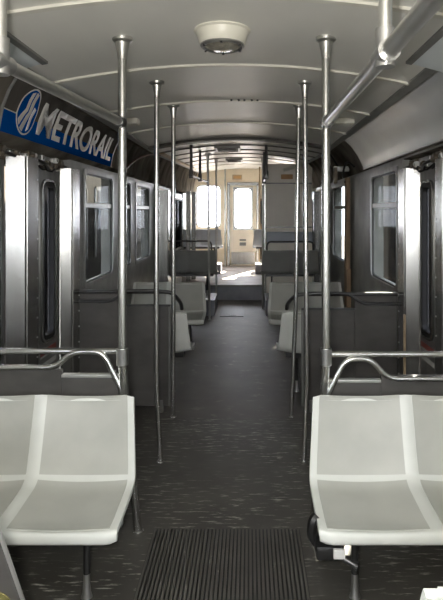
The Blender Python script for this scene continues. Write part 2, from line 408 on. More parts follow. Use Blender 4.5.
g = B(); box(g, -.26, .19, Y1 + .028, Y1 + .034, 1.195, 2.22); obj('pane', g, M['glassclear'], lo)
w = B(); ring_yz(w, rect_like(-.28, .21, 1.175, 2.24), slot_poly(-.235, .165, 1.22, 2.195, .09), Y1 - .012, Y1 + .012)
for v in w.verts: v.co = Vector((v.co.y, v.co.x, v.co.z))
bmesh.ops.remove_doubles(w, verts=w.verts, dist=1e-5); box(w, -.25, .18, Y1 - .008, Y1 + .008, 1.665, 1.692)
obj('window_frame', w, M['stainless'], lo)
k = B(); box(k, -.33, .27, Y1 - .0, Y1 + .012, UP + .03, UP + .34, .004); obj('kick_plate', k, M['stainless'], lo)
h = B(); tube(h, [(.24, Y1 - .04, 1.05), (.24, Y1 - .04, 1.2)], .012, 8); tube(h, [(.24, Y1 - .04, 1.06), (.24, Y1 + .02, 1.06)], .009, 8); tube(h, [(.24, Y1 - .04, 1.19), (.24, Y1 + .02, 1.19)], .009, 8); obj('door_handle', h, M['chrome'], lo, True)
v = B(); box(v, -.12, .04, Y1 - .001, Y1 + .012, .78, .86, .004); box(v, -.12, .04, Y1 - .001, Y1 + .012, .9, .94, .004); obj('vent_plate', v, M['trimmetal'], lo)
# near end wall behind the photographer, with a windscreen opening added for its daylight
bm = B(); box(bm, -1.5, 1.5, Y0 - .1, Y0, 0, 1.45); box(bm, -1.5, 1.5, Y0 - .1, Y0, 2.0, 2.95); box(bm, -1.5, -.8, Y0 - .1, Y0, 1.45, 2.0); box(bm, .8, 1.5, Y0 - .1, Y0, 1.45, 2.0)
struct('wall_near', bm, M['wall'])
r = struct('window_33'); g = B(); box(g, -.8, .8, Y0 - .06, Y0 - .05, 1.45, 2.0); obj('pane', g, M['glassclear'], r)

# ------------------------------------------------------------------ seats
SW = .86
PROF = [(-.335, .335), (-.352, .350), (-.350, .385), (-.325, .398), (-.25, .402), (-.12, .412), (-.045, .420), (-.005, .445), (.018, .50), (.045, .58), (.075, .68), (.098, .750), (.108, .768), (.125, .762)]
def prof_at(t):
    n = len(PROF) - 1; f = min(max(t, 0), .99999) * n; i = int(f); u = f - i
    P = lambda k: Vector(PROF[min(max(k, 0), n)])
    a, b, c, e = P(i - 1), P(i), P(i + 1), P(i + 2)
    return .5 * ((2 * b) + (c - a) * u + (2 * a - 5 * b + 4 * c - e) * u * u + (3 * b - a - 3 * c + e) * u ** 3)
def prof_n(t):
    d_ = prof_at(min(t + .01, 1)) - prof_at(max(t - .01, 0)); v = Vector((-d_.y, d_.x)); v.normalize(); return v   # towards the sitter
def sstep(a, b, x):
    t = min(max((x - a) / (b - a), 0), 1); return t * t * (3 - 2 * t)
def seat_pt(x, t, off=0.0):
    p = prof_at(t); n = prof_n(t)
    w = SW / 2
    bx = (abs(x) - w / 2) / (w / 2)                    # -1..1 across one bucket
    c = .030 * (1 - bx * bx) * sstep(.12, .35, t) * (1 - sstep(.80, .97, t) * .8)
    q = p - n * (c - off)
    # front corners drawn in and rounded
    fx = 1 + .07 * (1 - sstep(.5, .92, t)) * sstep(.0, 1, abs(x) / w) - .015 * (1 - sstep(0, .2, t))
    rnd = .03 * max(0, (abs(x) / w - .9) / .1) ** 2
    if t < .25: q = q + Vector((rnd, 0)) * (1 - t / .25)
    if t > .85: q = q - Vector((0, rnd * .8)) * sstep(.85, 1, t)
    return Vector((x * fx, q.x, q.y))
def sheet(bm, xs, ts, off, th):
    top = [[bm.verts.new(seat_pt(x, t, off)) for x in xs] for t in ts]
    bot = [[bm.verts.new(seat_pt(x, t, off - th)) for x in xs] for t in ts]
    a, b = len(ts), len(xs)
    for i in range(a - 1):
        for j in range(b - 1):
            bm.faces.new((top[i][j], top[i][j + 1], top[i + 1][j + 1], top[i + 1][j])); bm.faces.new((bot[i][j], bot[i + 1][j], bot[i + 1][j + 1], bot[i][j + 1]))
    for i in range(a - 1):
        for j in (0, b - 1): bm.faces.new((top[i][j], top[i + 1][j], bot[i + 1][j], bot[i][j]))
    for j in range(b - 1):
        for i in (0, a - 1): bm.faces.new((top[i][j], top[i][j + 1], bot[i][j + 1], bot[i][j]))
def lin(a, b, n): return [a + (b - a) * k / n for k in range(n + 1)]
def make_seat(label, mshell, mins, zleg=0.0, group=None):
    r = thing('double_seat', label, 'seat', (0, 0, 0), group)
    b = B(); sheet(b, lin(-SW / 2, SW / 2, 40), lin(0, 1, 56), 0, .022)
    sh = obj('seat_shell', b, mshell, r, True)
    for s in (-1, 1):
        c = s * SW / 4; h = SW / 4
        for nm, t0, t1 in (('seat_insert', .225, .515), ('back_insert', .548, .925)):
            b = B(); inn = h - .030
            x0, x1 = c - inn, c + inn
            xs = lin(x0, x1, 14); ts = lin(t0, t1, 16)
            sheet(b, xs, ts, .0035, .004)
            obj(nm, b, mins, r, True, 'grey inset panel' if mins is M['insert'] else None)
    fr = B(); box(fr, -SW / 2 + .04, SW / 2 - .04, -.22, -.17, .33, .372, .006); box(fr, -SW / 2 + .04, SW / 2 - .04, -.08, -.03, .335, .378, .006)
    box(fr, -.30, -.27, -.22, -.03, .33, .37); box(fr, .27, .30, -.22, -.03, .33, .37)
    obj('seat_frame', fr, M['tubedark'], r)
    for s in (-1, 1):
        lg = B(); tube(lg, [(s * .285, -.14, .35), (s * .285, -.14, .10 - zleg), ], .0145, 12)
        lo = obj('leg', lg, M['tubedark'], r, True)
        ft = B(); tube(ft, [(s * .285, -.14, .14 - zleg), (s * .285, -.14, .06 - zleg), (s * .285, -.14, .02 - zleg), (s * .285, -.14, .0 - zleg)], [.0135, .015, .018, .024], 12)
        obj('foot', ft, M['tube'], lo, True, 'bright metal foot')
    return r
SGRP = None
s0 = make_seat('pale two-place plastic seat facing the camera at the left front', M['seat'], M['insert'])
s0.location = (-.853, 2.455, 0)
dup(s0, (.845, 2.455, 0), 0, 'pale two-place plastic seat facing the camera at the right front')
dup(s0, (.945, 1.36, 0), PI, 'pale seat back cropped at the bottom right corner of the photo')
dup(s0, (-.855, 4.83, 0), PI, 'pale seat turned away behind the left dark windscreen panel')
dup(s0, (.83, 4.83, 0), PI, 'pale seat turned away behind the right dark windscreen panel')
dup(s0, (-.857, 6.6, 0), 0, 'pale seat facing camera, second on the left, beyond the left windscreen')
dup(s0, (.80, 6.6, 0), 0, 'pale seat facing camera, second on the right, beyond the right windscreen')
g0 = make_seat('dark grey seat back left of aisle before the step', M['seatgrey'], M['seatgrey'])
g0.location = (-.85, 8.80, .25)
dup(g0, (.77, 8.80, .25), PI, 'dark grey seat back right of aisle before the step'); g0.rotation_euler = (0, 0, PI)
b0 = make_seat('blue grey seat left of the far door below the end window', M['seatblue'], M['seatblue'])
b0.location = (-.93, 12.0, UP + .2); b0.rotation_euler = (0, 0, PI)
dup(b0, (.66, 12.0, UP + .2), PI, 'blue grey seat right of the far cream door, past the step')

# plinths (raised boxes) under the higher seats
def plinth(label, x0, x1, y0, y1, z0, z1, m='riser'):
    b = B(); box(b, x0, x1, y0, y1, z0, z1, .01); tag(obj('seat_plinth', b, M[m]), label, 'plinth')
plinth('dark box under the left grey seat back', -1.30, -.42, 8.55, 9.3, 0, .25)
plinth('dark box under the right grey seat back', .375, 1.21, 8.55, 9.3, 0, .25)
plinth('box under the blue grey seat left of the far door', -1.30, -.5, 11.9, 12.5, UP, UP + .2)
plinth('box under the blue grey seat right of the far door', .25, 1.1, 11.9, 12.5, UP, UP + .2)

# ------------------------------------------------------------------ stanchions
def stanchion(label, pts, r=.017, m='chrome', lower=None, collar=None, group=None):
    p = [Vector(q) for q in pts]
    t = thing('stanchion_pole', label, 'pole', tuple(p[-1]), group)
    b = B(); tube(b, fillet(p, .12), r, 14); obj('pole', b, M[m], t, True)
    b = B(); x, y, z = p[0]
    prof_ = [(r + .002, z - .10), (r + .006, z - .06), (r + .014, z - .022), (.048, z - .012), (.05, z + .004)]
    lathe(b, prof_, x, y, 18); obj('ceiling_flange', b, M['rail'], t, True)
    b = B(); x, y, z = p[-1]; lathe(b, [(r + .008, z), (r + .007, z + .006), (r + .002, z + .010), (r + .001, z + .02)], x, y, 18); obj('floor_flange', b, M[m], t, True)
    if collar:
        b = B()
        for q in collar:
            q = Vector(q); tube(b, [q - Vector((0, 0, .04)), q + Vector((0, 0, .04))], r + .007, 14)
        obj('clamp', b, M['tube'], t, True)
    return t
def cz(x, y): return ceil_z(x, y) - .001
XA, XB = -.498, .487
stanchion('thick chrome pole at the aisle end of the left front seat', [(XA, 2.66, cz(XA, 2.66)), (XA, 2.66, .86), (-.448, 2.79, 0)], .021, 'chrome', collar=[(XA, 2.66, .92)])
stanchion('thick chrome pole at the aisle end of the right front seat', [(XB, 2.66, cz(XB, 2.66)), (XB, 2.66, .86), (.44, 2.79, 0)], .021, 'chrome', collar=[(XB, 2.66, .92)])
stanchion('slim pole standing in the left doorway vestibule', [(-.482, 3.56, cz(-.482, 3.56)), (-.486, 3.56, .55), (-.458, 3.56, 0)], .0165)
stanchion('slim pole standing in the right doorway vestibule', [(.476, 3.56, cz(.48, 3.56)), (.488, 3.56, .55), (.47, 3.56, 0)], .0165)
stanchion('slim pole at the aisle edge of the left windscreen', [(-.482, 4.34, cz(-.48, 4.34)), (-.482, 4.34, 0)], .0165)
stanchion('slim pole at the aisle edge of the right windscreen', [(.508, 4.34, cz(.5, 4.34)), (.485, 4.34, .9), (.447, 4.34, 0)], .0165)
stanchion('distant pole by the left grey seat, nearer of two', [(-.505, 8.25, cz(-.5, 8.25)), (-.475, 8.25, 0)], .017, 'tube')
stanchion('distant pole by the left step edge, farther of two', [(-.45, 9.5, cz(-.45, 9.5)), (-.45, 9.5, 0)], .017, 'tube')
stanchion('distant pole in front of the white cabin panel edge', [(.345, 9.2, cz(.34, 9.2)), (.345, 9.2, 0)], .017, 'tube')

# overhead grab rails
def overhead(label, rail, hangers, r=.021, m='rail', rh=.019):
    p = [Vector(q) for q in rail]; t = thing('overhead_grab_rail', label, 'grab rail', tuple(p[0]))
    b = B(); tube(b, p, r, 14); obj('rail', b, M[m], t, True)
    for (x, y, z) in hangers:
        b = B(); tube(b, [(x, y, z), (x, y, cz(x, y))], rh, 12); obj('hanger', b, M[m], t, True)
        b = B(); tube(b, [(x, y, z - .035), (x, y, z + .07)], rh + .008, 14)
        dr = (p[-1] - p[0]).normalized()
        tube(b, [Vector((x, y, z)) - dr * .045, Vector((x, y, z)) + dr * .045], r + .007, 14); obj('clamp', b, M['tube' if m == 'rail' else 'tubedark'], t, True)
    e = p[-1]; dr = (p[-1] - p[0]).normalized()
    b = B(); tube(b, [e - dr * .05, e + dr * .0], r + .006, 14); obj('end_socket', b, M['tubedark'], t, True)
def lx(y): return XA + (2.66 - y) * -.095
overhead('long chrome rail overhead on the left, running to the left front pole', [(lx(-.4), -.4, 2.05), (XA, 2.645, 2.05)], [(lx(1.58), 1.58, 2.05)])
overhead('long chrome rail overhead on the right, running to the right front pole', [(XB, -.4, 2.05), (XB, 2.645, 2.05)], [(XB, 1.5, 2.05)], .024)
overhead('short distant rail hung from the ceiling over the left seats', [(-.60, 6.75, 2.07), (-.508, 8.23, 2.07)], [(-.60, 6.8, 2.07), (-.553, 7.5, 2.07)], .016, 'tubedark', .018)
overhead('short distant rail hung from the ceiling by the cabin panel', [(.335, 6.95, 2.07), (.345, 9.185, 2.07)], [(.335, 7.0, 2.07), (.34, 8.1, 2.07)], .016, 'tubedark', .018)

# ------------------------------------------------------------------ windscreen / seat-back partitions with bent grab tubes
def windscreen(label, s, y, xw, xa, zhi, zlo, xstep, rail_m, tube_m, rail_z, x_pole, edge=True, zb=.05, slow=None, z_hoop=None, smid=None, droop=None, near=True):
    t = thing('seat_windscreen', label, 'partition', ((xw + xa) / 2, y, 0))
    b = B(); 
    def bx(x0, x1, z0, z1, ya=-.012, yb=.012, bev=.004): box(b, min(x0, x1), max(x0, x1), y + ya, y + yb, z0, z1, bev)
    bx(xw, xstep, zb, zhi); bx(xstep, xa, zb, zlo); po = obj('panel', b, M['partition'], t)
    b = B(); bx(xstep + s * .0, xa, zlo - .004, zlo + .012, -.02, .016, .003); obj('top_edge', b, M['edge'] if edge else M['tubedark'], po)
    b = B(); bx(xa - s * -.015, xa, zb, zlo, -.02, .02, .004); obj('panel_edge', b, M['trimmetal'], t)
    for xf in (xa + s * .06, xw - s * .12):
        b = B(); bx(xf, xf + s * .03, 0, .1, -.02, .02, .003); obj('foot', b, M['trimmetal'], t)
    b = B(); tube(b, fillet([(xw, y - .01, rail_z)] + [(x_pole, y - .01, rail_z)] + (droop or []), .06), .016, 12); obj('top_rail', b, M[rail_m], t, True)
    if slow is not None:
        b = B()
        tube(b, fillet([(xw, y - .03, slow), (xstep + s * smid, y - .03, slow), (xstep - s * .055, y - .03, z_hoop), (xa + s * .09, y - .03, z_hoop)] + ([(xa - s * .005, y - .03, zlo - .07), (xa - s * .005, y - .03, zlo - .16)] if near else [(xa + s * .03, y - .012, z_hoop - .012)]), .05), .014, 12)
        obj('bent_grab_tube', b, M[tube_m], t, True)
# front pair, behind the two near seats
windscreen('low dark panel with bent chrome tube behind left front seat', -1, 2.70, -1.31, -.505, .85, .815, -.80, 'chrome', 'chrome', .940, XA, True, .08, .866, .942, .02)
windscreen('low dark panel with bent chrome tube behind right front seat', 1, 2.70, 1.31, .495, .82, .79, .76, 'chrome', 'chrome', .925, XB, True, .08, .81, .908, .03)
# pair at the far side of the doorways
windscreen('dark windscreen panel on the left beyond the doorway', -1, 4.46, -1.285, -.52, .985, .86, -.93, 'tubedark', 'tubedark', .975, -.53, False, .05, .90, .985, .06,
           [(-.49, 4.45, .95), (-.455, 4.6, .86), (-.455, 4.66, .80)], False)
windscreen('dark windscreen panel on the right beyond the doorway', 1, 4.46, 1.315, .54, .965, .83, .97, 'tubedark', 'tubedark', .955, .52, False, .05, .88, .965, .06,
           [(.47, 4.45, .93), (.435, 4.6, .85), (.435, 4.66, .80)], False)
# hoop rails on the seat backs further on
def hoop(label, x0, x1, y, z0, z1, m='tubedark'):
    b = B(); tube(b, fillet([(x0, y, z0), (x0, y, z1), (x1, y, z1), (x1, y, z0)], .08), .014, 10)
    tag(obj('seat_hoop_rail', b, M[m], None, True), label, 'hand rail')
hoop('dark hoop rail on the left grey seat back', -1.2, -.48, 8.72, .96, 1.16)
hoop('dark hoop rail on the right grey seat back', .40, 1.14, 8.72, .96, 1.15)
hoop('thin hoop rail over the far left blue grey seat', -1.18, -.56, 11.83, 1.0, 1.36, 'tube')

# near left tilted panel
t = thing('tilted_panel', 'grey sloping panel edge cropped at the bottom left corner', 'panel', (-.86, 1.45, 0))
def tp(x, k, o): # k along slope 0..1 from the floor up, o = offset off the face
    a = Vector((x, 1.70, 0.0)); d_ = Vector((0, -.53, 1.0)); n = Vector((0, -1.0, -.53)).normalized()
    return a + d_ * k + n * o
b = B()
pts = [tp(x, k, o) for x in (-1.28, -.432) for k in (0, .98) for o in (0, .018)]
vs = [b.verts.new(p) for p in pts]
for f_ in [(0, 1, 3, 2), (4, 6, 7, 5), (0, 4, 5, 1), (2, 3, 7, 6), (0, 2, 6, 4), (1, 5, 7, 3)]: b.faces.new([vs[i] for i in f_])
obj('panel', b, M['partition'], t)
b = B(); tube(b, [tp(-.432, .0, .009), tp(-.432, .985, .009)], .006, 8); obj('edge_trim', b, M['edge'], t, True)
b = B(); q = [tp(-.445 + .028 * 0 - .035 + .028 * math.cos(a), .70 + .036 * math.sin(a), .019) for a in [2 * PI * k / 20 for k in range(20)]]
b.faces.new([b.verts.new(p) for p in q]); r_ = bmesh.ops.extrude_face_region(b, geom=list(b.faces)); bmesh.ops.translate(b, verts=[v for v in r_['geom'] if isinstance(v, bmesh.types.BMVert)], vec=(0, -.002, -.001))
obj('round_sticker', b, M['yellow'], t, False, 'yellow green round sticker')
b = B(); tube(b, [(-1.2, 1.24, 0), (-1.2, 1.24, .86)], .018, 10); obj('support_post', b, M['tubedark'], t, True)
b = B(); tube(b, [(-.62, 1.24, 0), (-.62, 1.24, .86)], .018, 10); obj('support_post', b, M['tubedark'], t, True)

# ------------------------------------------------------------------ overhead sign on the left cove
def cove_x(z):
    P = PL[2:7]
    for (xa, za), (xb, zb) in zip(P, P[1:]):
        if za <= z <= zb: return xa + (xb - xa) * (z - za) / (zb - za)
    return P[0][0] if z < P[0][1] else P[-1][0]
def cove_strip(bm, y0, y1, z0, z1, off, th):
    zs = sorted({z0, z1} | {z for _, z in PL[2:7] if z0 < z < z1} | {z0 + (z1 - z0) * k / 8 for k in range(9)})
    pr = [(cove_x(z) + off, z) for z in zs]
    sweep(bm, pr, [y0, y1], None, (-th, 0))
t = thing('overhead_sign', 'long blue and dark lettered sign curved above the left door', 'sign', (-1.26, 3.1, 2.07))
b = B(); cove_strip(b, 3.03, 5.48, 2.072, 2.195, .010, .008); obj('blue_band', b, M['blue'], t, True)
b = B(); cove_strip(b, 3.03, 5.48, 2.195, 2.372, .010, .008); obj('dark_band', b, M['signdark'], t, True)
b = B(); cove_strip(b, 3.02, 3.035, 2.068, 2.376, .014, .012); obj('end_strip', b, M['trimmetal'], t)
b = B(); cove_strip(b, 5.475, 5.49, 2.068, 2.376, .014, .012); obj('end_strip', b, M['trimmetal'], t)
b = B(); cove_strip(b, 3.03, 3.26, 2.193, 2.199, .012, .003); obj('pinstripe', b, M['letter'], t)
def to_cove(bm, off, th):
    # bm holds flat faces in (y=text x, z=text y, x=0): split along z, wrap, thicken
    for k in range(1, 26):
        z = 2.07 + k * .0125
        g_ = list(bm.verts) + list(bm.edges) + list(bm.faces)
        bmesh.ops.bisect_plane(bm, geom=g_, plane_co=(0, 0, z), plane_no=(0, 0, 1))
    r_ = bmesh.ops.extrude_face_region(bm, geom=list(bm.faces))
    up = {v for v in r_['geom'] if isinstance(v, bmesh.types.BMVert)}
    for v in bm.verts: v.co.x = cove_x(v.co.z) + off + (th if v in up else 0)
cu = bpy.data.curves.new('sign_text', 'FONT'); cu.body = 'METRORAIL'; cu.size = .275; cu.offset = .006; cu.space_character = 1.0; cu.resolution_u = 5
to = bpy.data.objects.new('sign_text', cu); C.objects.link(to); bpy.context.view_layer.update()
dg = bpy.context.evaluated_depsgraph_get(); me = bpy.data.meshes.new_from_object(to.evaluated_get(dg))
bpy.data.objects.remove(to); bpy.data.curves.remove(cu)
b = B(); b.from_mesh(me); bpy.data.meshes.remove(me)
xs = [v.co.x for v in b.verts]; zs = [v.co.y for v in b.verts]
sx = 1.86 / (max(xs) - min(xs)); sz = .205 / (max(zs) - min(zs)); mx_, mz_ = min(xs), min(zs)
for v in b.verts: v.co = Vector((0, 3.53 + (v.co.x - mx_) * sx, 2.118 + (v.co.y - mz_) * sz))
to_cove(b, .010, .004); obj('lettering', b, M['letter'], t)
def disc(cy, cz_, ry, rz, n=40): return [(cy + ry * math.cos(2 * PI * k / n), cz_ + rz * math.sin(2 * PI * k / n)) for k in range(n)]
def flat(polys):
    b = B()
    for p in polys: b.faces.new([b.verts.new((0, y, z)) for y, z in p])
    return b
LC = (3.335, 2.225); LR = .132
b = flat([disc(*LC, LR * 1.0, LR)]); to_cove(b, .010, .003); lg = obj('emblem_disc', b, M['blue'], t)
b = B(); o_ = disc(*LC, LR * 1.04, LR * 1.04); i_ = disc(*LC, LR * .97, LR * .97)
for k in range(40):
    j = (k + 1) % 40; b.faces.new([b.verts.new((0, *p)) for p in (o_[k], o_[j], i_[j], i_[k])])
bmesh.ops.remove_doubles(b, verts=b.verts, dist=1e-5); to_cove(b, .0105, .0035); obj('emblem_ring', b, M['letter'], lg)
def st(pts): return [(LC[0] + u * LR * 1.0, LC[1] + v * LR) for u, v in pts]
b = flat([st([(-.30, .80), (-.05, .88), (-.05, .05), (-.62, -.66), (-.80, -.42), (-.30, .12)]),
          st([(.10, .90), (.36, .84), (.36, -.02), (-.22, -.90), (-.50, -.78), (.10, .02)])])
to_cove(b, .013, .003); obj('emblem_stripes', b, M['letter'], lg)
b = flat([st([(.52, .30), (.74, .22), (.42, -.72), (.20, -.84)])]); to_cove(b, .013, .003); obj('emblem_short_stripe', b, M['letterwhite'], lg)

# right glossy cove panel
b = B()
P = PR[2:7]; zs = lin(2.072, 2.37, 10)
def cove_xr(z):
    for (xa, za), (xb, zb) in zip(P, P[1:]):
        if za <= z <= zb: return xa + (xb - xa) * (z - za) / (zb - za)
    return P[0][0] if z < P[0][1] else P[-1][0]
sweep(b, [(cove_xr(z) - .010, z) for z in zs], [2.7 + k * .254 for k in range(0, 13)], None, (.008, 0))
t = thing('blank_sign', 'glossy pale metal panel curved above the right door', 'panel', (1.29, 2.7, 2.07))
obj('panel_sheet', b, M['panelblue'], t, True)
b = B(); sweep(b, [(cove_xr(z) - .014, z) for z in (2.062, 2.074)], [2.7, 5.75], None, (.012, 0)); sweep(b, [(cove_xr(z) - .014, z) for z in (2.362, 2.374)], [2.7, 5.75], None, (.012, 0)); obj('edge_strips', b, M['trimmetal'], t)
# hinged flaps at the ceiling edge, nearer the camera
for s, lab in ((-1, 'pale hinged flap at the ceiling edge above left overhead rail'), (1, 'pale hinged flap at the ceiling edge above right overhead rail')):
    t = thing('ceiling_flap', lab, 'panel', (s * 1.05, 2.8, 2.36))
    b = B(); sweep(b, [(s * .93, 2.392), (s * 1.10, 2.345), (s * 1.22, 2.305)], [1.2, 2.84], None, (0, .012)); obj('flap_sheet', b, M['flap'], t)
    b = B(); sweep(b, [(s * .925, 2.386), (s * .955, 2.380)], [1.2, 2.845], None, (0, .022)); obj('flap_edge', b, M['trimmetal'], t)
    b = B()
    for y in (1.5, 2.5): tube(b, [(s * .94, y, 2.39), (s * .94, y, ceil_z(.94, y))], .012, 8)
    obj('hinge_pins', b, M['tubedark'], t, True)
# brackets beyond
for s, lab in ((-1, 'small pale bracket at ceiling edge beyond the left front pole'), (1, 'small pale bracket at ceiling edge beyond the right front pole')):
    b = B(); box(b, s * .90 - .09, s * .90 + .09, 4.55, 4.68, 2.352, 2.402, .008); tag(obj('ceiling_bracket', b, M['rib']), lab, 'bracket')

# ------------------------------------------------------------------ ceiling lamp, vents
t = thing('ceiling_lamp', 'round cream ceiling lamp near the front with metal bezel', 'lamp', (-.012, 2.62, 2.48))
cx_, cy_ = -.012, 2.62; z_ = HC
b = B(); lathe(b, [(.135, z_ + .004), (.136, z_ - .006), (.126, z_ - .012), (.120, z_ - .03), (.108, z_ - .066), (.100, z_ - .072), (.02, z_ - .06)], cx_, cy_, 40); obj('housing', b, M['lampbody'], t, True)
b = B(); lathe(b, [(.085, z_ - .066), (.104, z_ - .066), (.106, z_ - .076), (.096, z_ - .084), (.085, z_ - .080)], cx_, cy_, 40); obj('bezel', b, M['tube'], t, True)
b = B(); lathe(b, [(.088, z_ - .068), (.088, z_ - .078), (.06, z_ - .090), (.02, z_ - .094)], cx_, cy_, 40); obj('lens', b, M['lamplens'], t, True)
b = B()
for k in range(6):
    a = 2 * PI * (k + .5) / 6; x, y = cx_ + .095 * math.cos(a), cy_ + .095 * math.sin(a); tube(b, [(x, y, z_ - .07), (x, y, z_ - .089)], .006, 8)
obj('screws', b, M['tubedark'], t, True)
def vent(label, x0, x1, y0, y1):
    t = thing('ceiling_hatch', label, 'hatch', ((x0 + x1) / 2, (y0 + y1) / 2, ceil_z(0, y0)))
    zt = ceil_z(0, y0)
    b = B(); box(b, x0, x1, y0, y1, zt - .035, zt + .03, .006); obj('hatch_frame', b, M['trimmetal'], t)
    b = B()
    for k in range(6): yy = y0 + .03 + k * (y1 - y0 - .06) / 6; box(b, x0 + .03, x1 - .03, yy, yy + .02, zt - .042, zt - .034)
    obj('grille', b, M['blackseal'], t)
vent('dark ceiling hatch in the middle of the car', -.34, .0, 7.15, 7.6)
vent('smaller dark ceiling hatch further down the car', -.30, .0, 9.7, 10.1)
b = B(); 
for k in range(5): tube(b, [(-.02 + .05 * k + .01 * (k % 2), 4.22, cz(0, 4.2) - .012), (-.02 + .05 * k, 4.22, cz(0, 4.2) + .01)], .008, 8)
tag(obj('screw_heads', b, M['black'], None, True), 'row of dark screw heads by the second pale ceiling rib', 'screws')

# ------------------------------------------------------------------ door mechanisms above both doorways
def mechanism(label, s, X):
    t = thing('door_mechanism', label, 'mechanism', (X, 3.6, 1.97))
    b = B(); tube(b, [(X + s * .05, 2.75, 2.0), (X + s * .05, 4.4, 2.0)], .014, 10); obj('shaft', b, M['rust'], t, True)
    for y in (3.22, 3.70, 4.22):
        b = B(); box(b, X - .03 + s * .04, X + .03 + s * .04, y - .05, y + .05, 1.945, 2.03, .008); tube(b, [(X - s * .02, y, 1.985), (X + s * .06, y, 1.985)], .03, 12); obj('bearing_block', b, M['rust'], t)
        b = B(); tube(b, fillet([(X - s * .01, y, 1.975), (X - s * .05, y + .10, 1.955), (X - s * .01, y + .26, 1.93)], .05), .011, 8); obj('arm', b, M['tubedark'], t, True)
    b = B(); p = [Vector((X - s * (.015 + .02 * math.sin(k * 1.3)), 3.45 + k * .035, 1.965 - .055 * abs(math.sin(k * .75)))) for k in range(18)]; tube(b, p, .007, 6); obj('cable', b, M['black'], t, True)
    b = B(); box(b, X - .025 + s * .03, X + .025 + s * .03, 3.85, 4.1, 1.955, 2.02, .01); obj('cylinder_box', b, M['stainlessdull'], t)
    for k in range(10):
        y = 3.05 + k * .13 + random.uniform(-.03, .03); z = 1.955 + random.uniform(0, .05)
        b = B(); box(b, X - .02, X + .02, y - .02, y + .025, z - .02, z + .02, .004); tube(b, [(X - s * .03, y, z), (X + s * .02, y, z)], .012, 8); obj('fitting', b, M['rust'] if k % 2 else M['tube'], t)
mechanism('rusty door mechanism under the blue sign', -1, -1.335)
mechanism('rusty door mechanism under the pale right panel', 1, 1.37)

# loose things along the walls
b = B(); p = [(-1.26, 6.0, 2.02), (-1.25, 6.15, 2.12), (-1.2, 6.4, 2.24), (-1.1, 6.8, 2.34), (-1.05, 7.2, 2.36)]
tube(b, fillet(p, .25), .012, 8); tag(obj('loose_cable', b, M['cable'], None, True), 'brown cable looping up the bare left cove', 'cable')
b = B(); sweep(b, [(-1.025, 2.352), (-.965, 2.358)], [7.0, 7.2, 10.9], lambda y: (lambda x, z: rise(y)), (0, .02)); tag(obj('tan_conduit', b, M['strip']), 'tan strip along the left ceiling edge toward the far end', 'strip')
t = thing('wooden_board', 'weathered brown board standing against the right wall between windows', 'board', (1.28, 6.5, 0))
b = B()
for i, (z0, z1, dx) in enumerate(((.0, .95, 0.0), (.95, 1.5, .004), (1.5, 2.03, .0))):
    box(b, 1.262 - dx, 1.315 - dx, 6.46 + .03 * i, 6.62 - .01 * i, z0, z1, .004)
obj('plank', b, M['wood'], t)
b = B(); tube(b, [(1.25, 6.55, 1.98), (1.32, 6.55, 1.98)], .012, 8); tube(b, [(1.25, 6.54, .5), (1.32, 6.54, .5)], .012, 8); obj('bolts', b, M['tubedark'], t, True)
b = B(); prism(b, [(1.30, .62), (1.29, .62), (1.31, .92), (1.32, .92)], 4.0, 4.03)
b.free()
t = thing('wooden_stick', 'thin tan slat upright beside the right door post', 'slat', (1.3, 4.18, 0))
b = B(); box(b, 1.29, 1.305, 4.17, 4.195, .0, .84, .003); obj('slat', b, M['strip'], t)

b = B(); p = [(1.27, 6.05, 2.12), (1.22, 6.2, 2.20), (1.2, 6.35, 2.10), (1.24, 6.5, 2.0), (1.22, 6.62, 2.12), (1.12, 6.8, 2.33)]
tube(b, fillet(p, .2), .013, 8); tag(obj('hanging_wire', b, M['black'], None, True), 'black wire hanging from the bare right cove above the wooden board', 'wire')
t = thing('torn_bracket', 'bent pale metal bracket hanging above the wooden board on the right', 'bracket', (1.2, 6.55, 2.1))
b = B(); box(b, 1.12, 1.30, 6.50, 6.56, 2.10, 2.16, .006); obj('arm', b, M['tube'], t)
b = B(); box(b, 1.12, 1.16, 6.49, 6.57, 1.96, 2.15, .006); obj('bent_tab', b, M['rust'], t)

# black clip hanging at the corner of the right front seat
t = thing('black_clip', 'black strapped clip hanging under the aisle corner of right front seat', 'clip', (.43, 2.17, .28))
b = B(); box(b, .375, .475, 2.125, 2.235, .268, .325, .012); obj('body', b, M['black'], t, True)
b = B(); tube(b, fillet([(.385, 2.20, .30), (.366, 2.20, .33), (.372, 2.20, .385), (.386, 2.21, .395)], .02), .022, 8); obj('strap', b, M['black'], t, True)
b = B(); tube(b, [(.465, 2.13, .288), (.515, 2.11, .268), (.53, 2.105, .262)], [.014, .010, .016], 10); obj('nozzle', b, M['tubedark'], t, True)
b = B(); box(b, .44, .485, 2.112, 2.128, .285, .32, .003); obj('pale_glint', b, M['stickerwhite'], t)  # pale patch: a grey-white reflection put into the colour

# ribbed aisle mat, hatch in the floor
t = thing('ribbed_mat', 'dark ribbed rubber mat on the aisle between the front seats', 'mat', (0, 1, 0))
b = B(); box(b, -.368, .372, -1.0, 2.80, 0.0, .005); obj('mat_base', b, M['black'], t)  # blacker than the ribs, so groove shade is put into the colour
b = B(); n = 40
for k in range(n):
    x = -.358 + .72 * k / (n - 1); box(b, x - .0052, x + .0052, -1.0, 2.788, .004, .014)
rs = obj('ribbed_surface', b, M['mat'], t); rs['kind'] = 'stuff'
t = thing('floor_hatch', 'dark floor hatch in the aisle before the step', 'hatch', (-.14, 9, 0))
b = B(); box(b, -.34, .03, 8.5, 9.75, 0, .008, .003); obj('plate', b, M['blackseal'], t)
b = B(); tube(b, [(-.18, 8.6, .010), (-.10, 8.6, .010)], .008, 8); obj('pull', b, M['tube'], t, True)

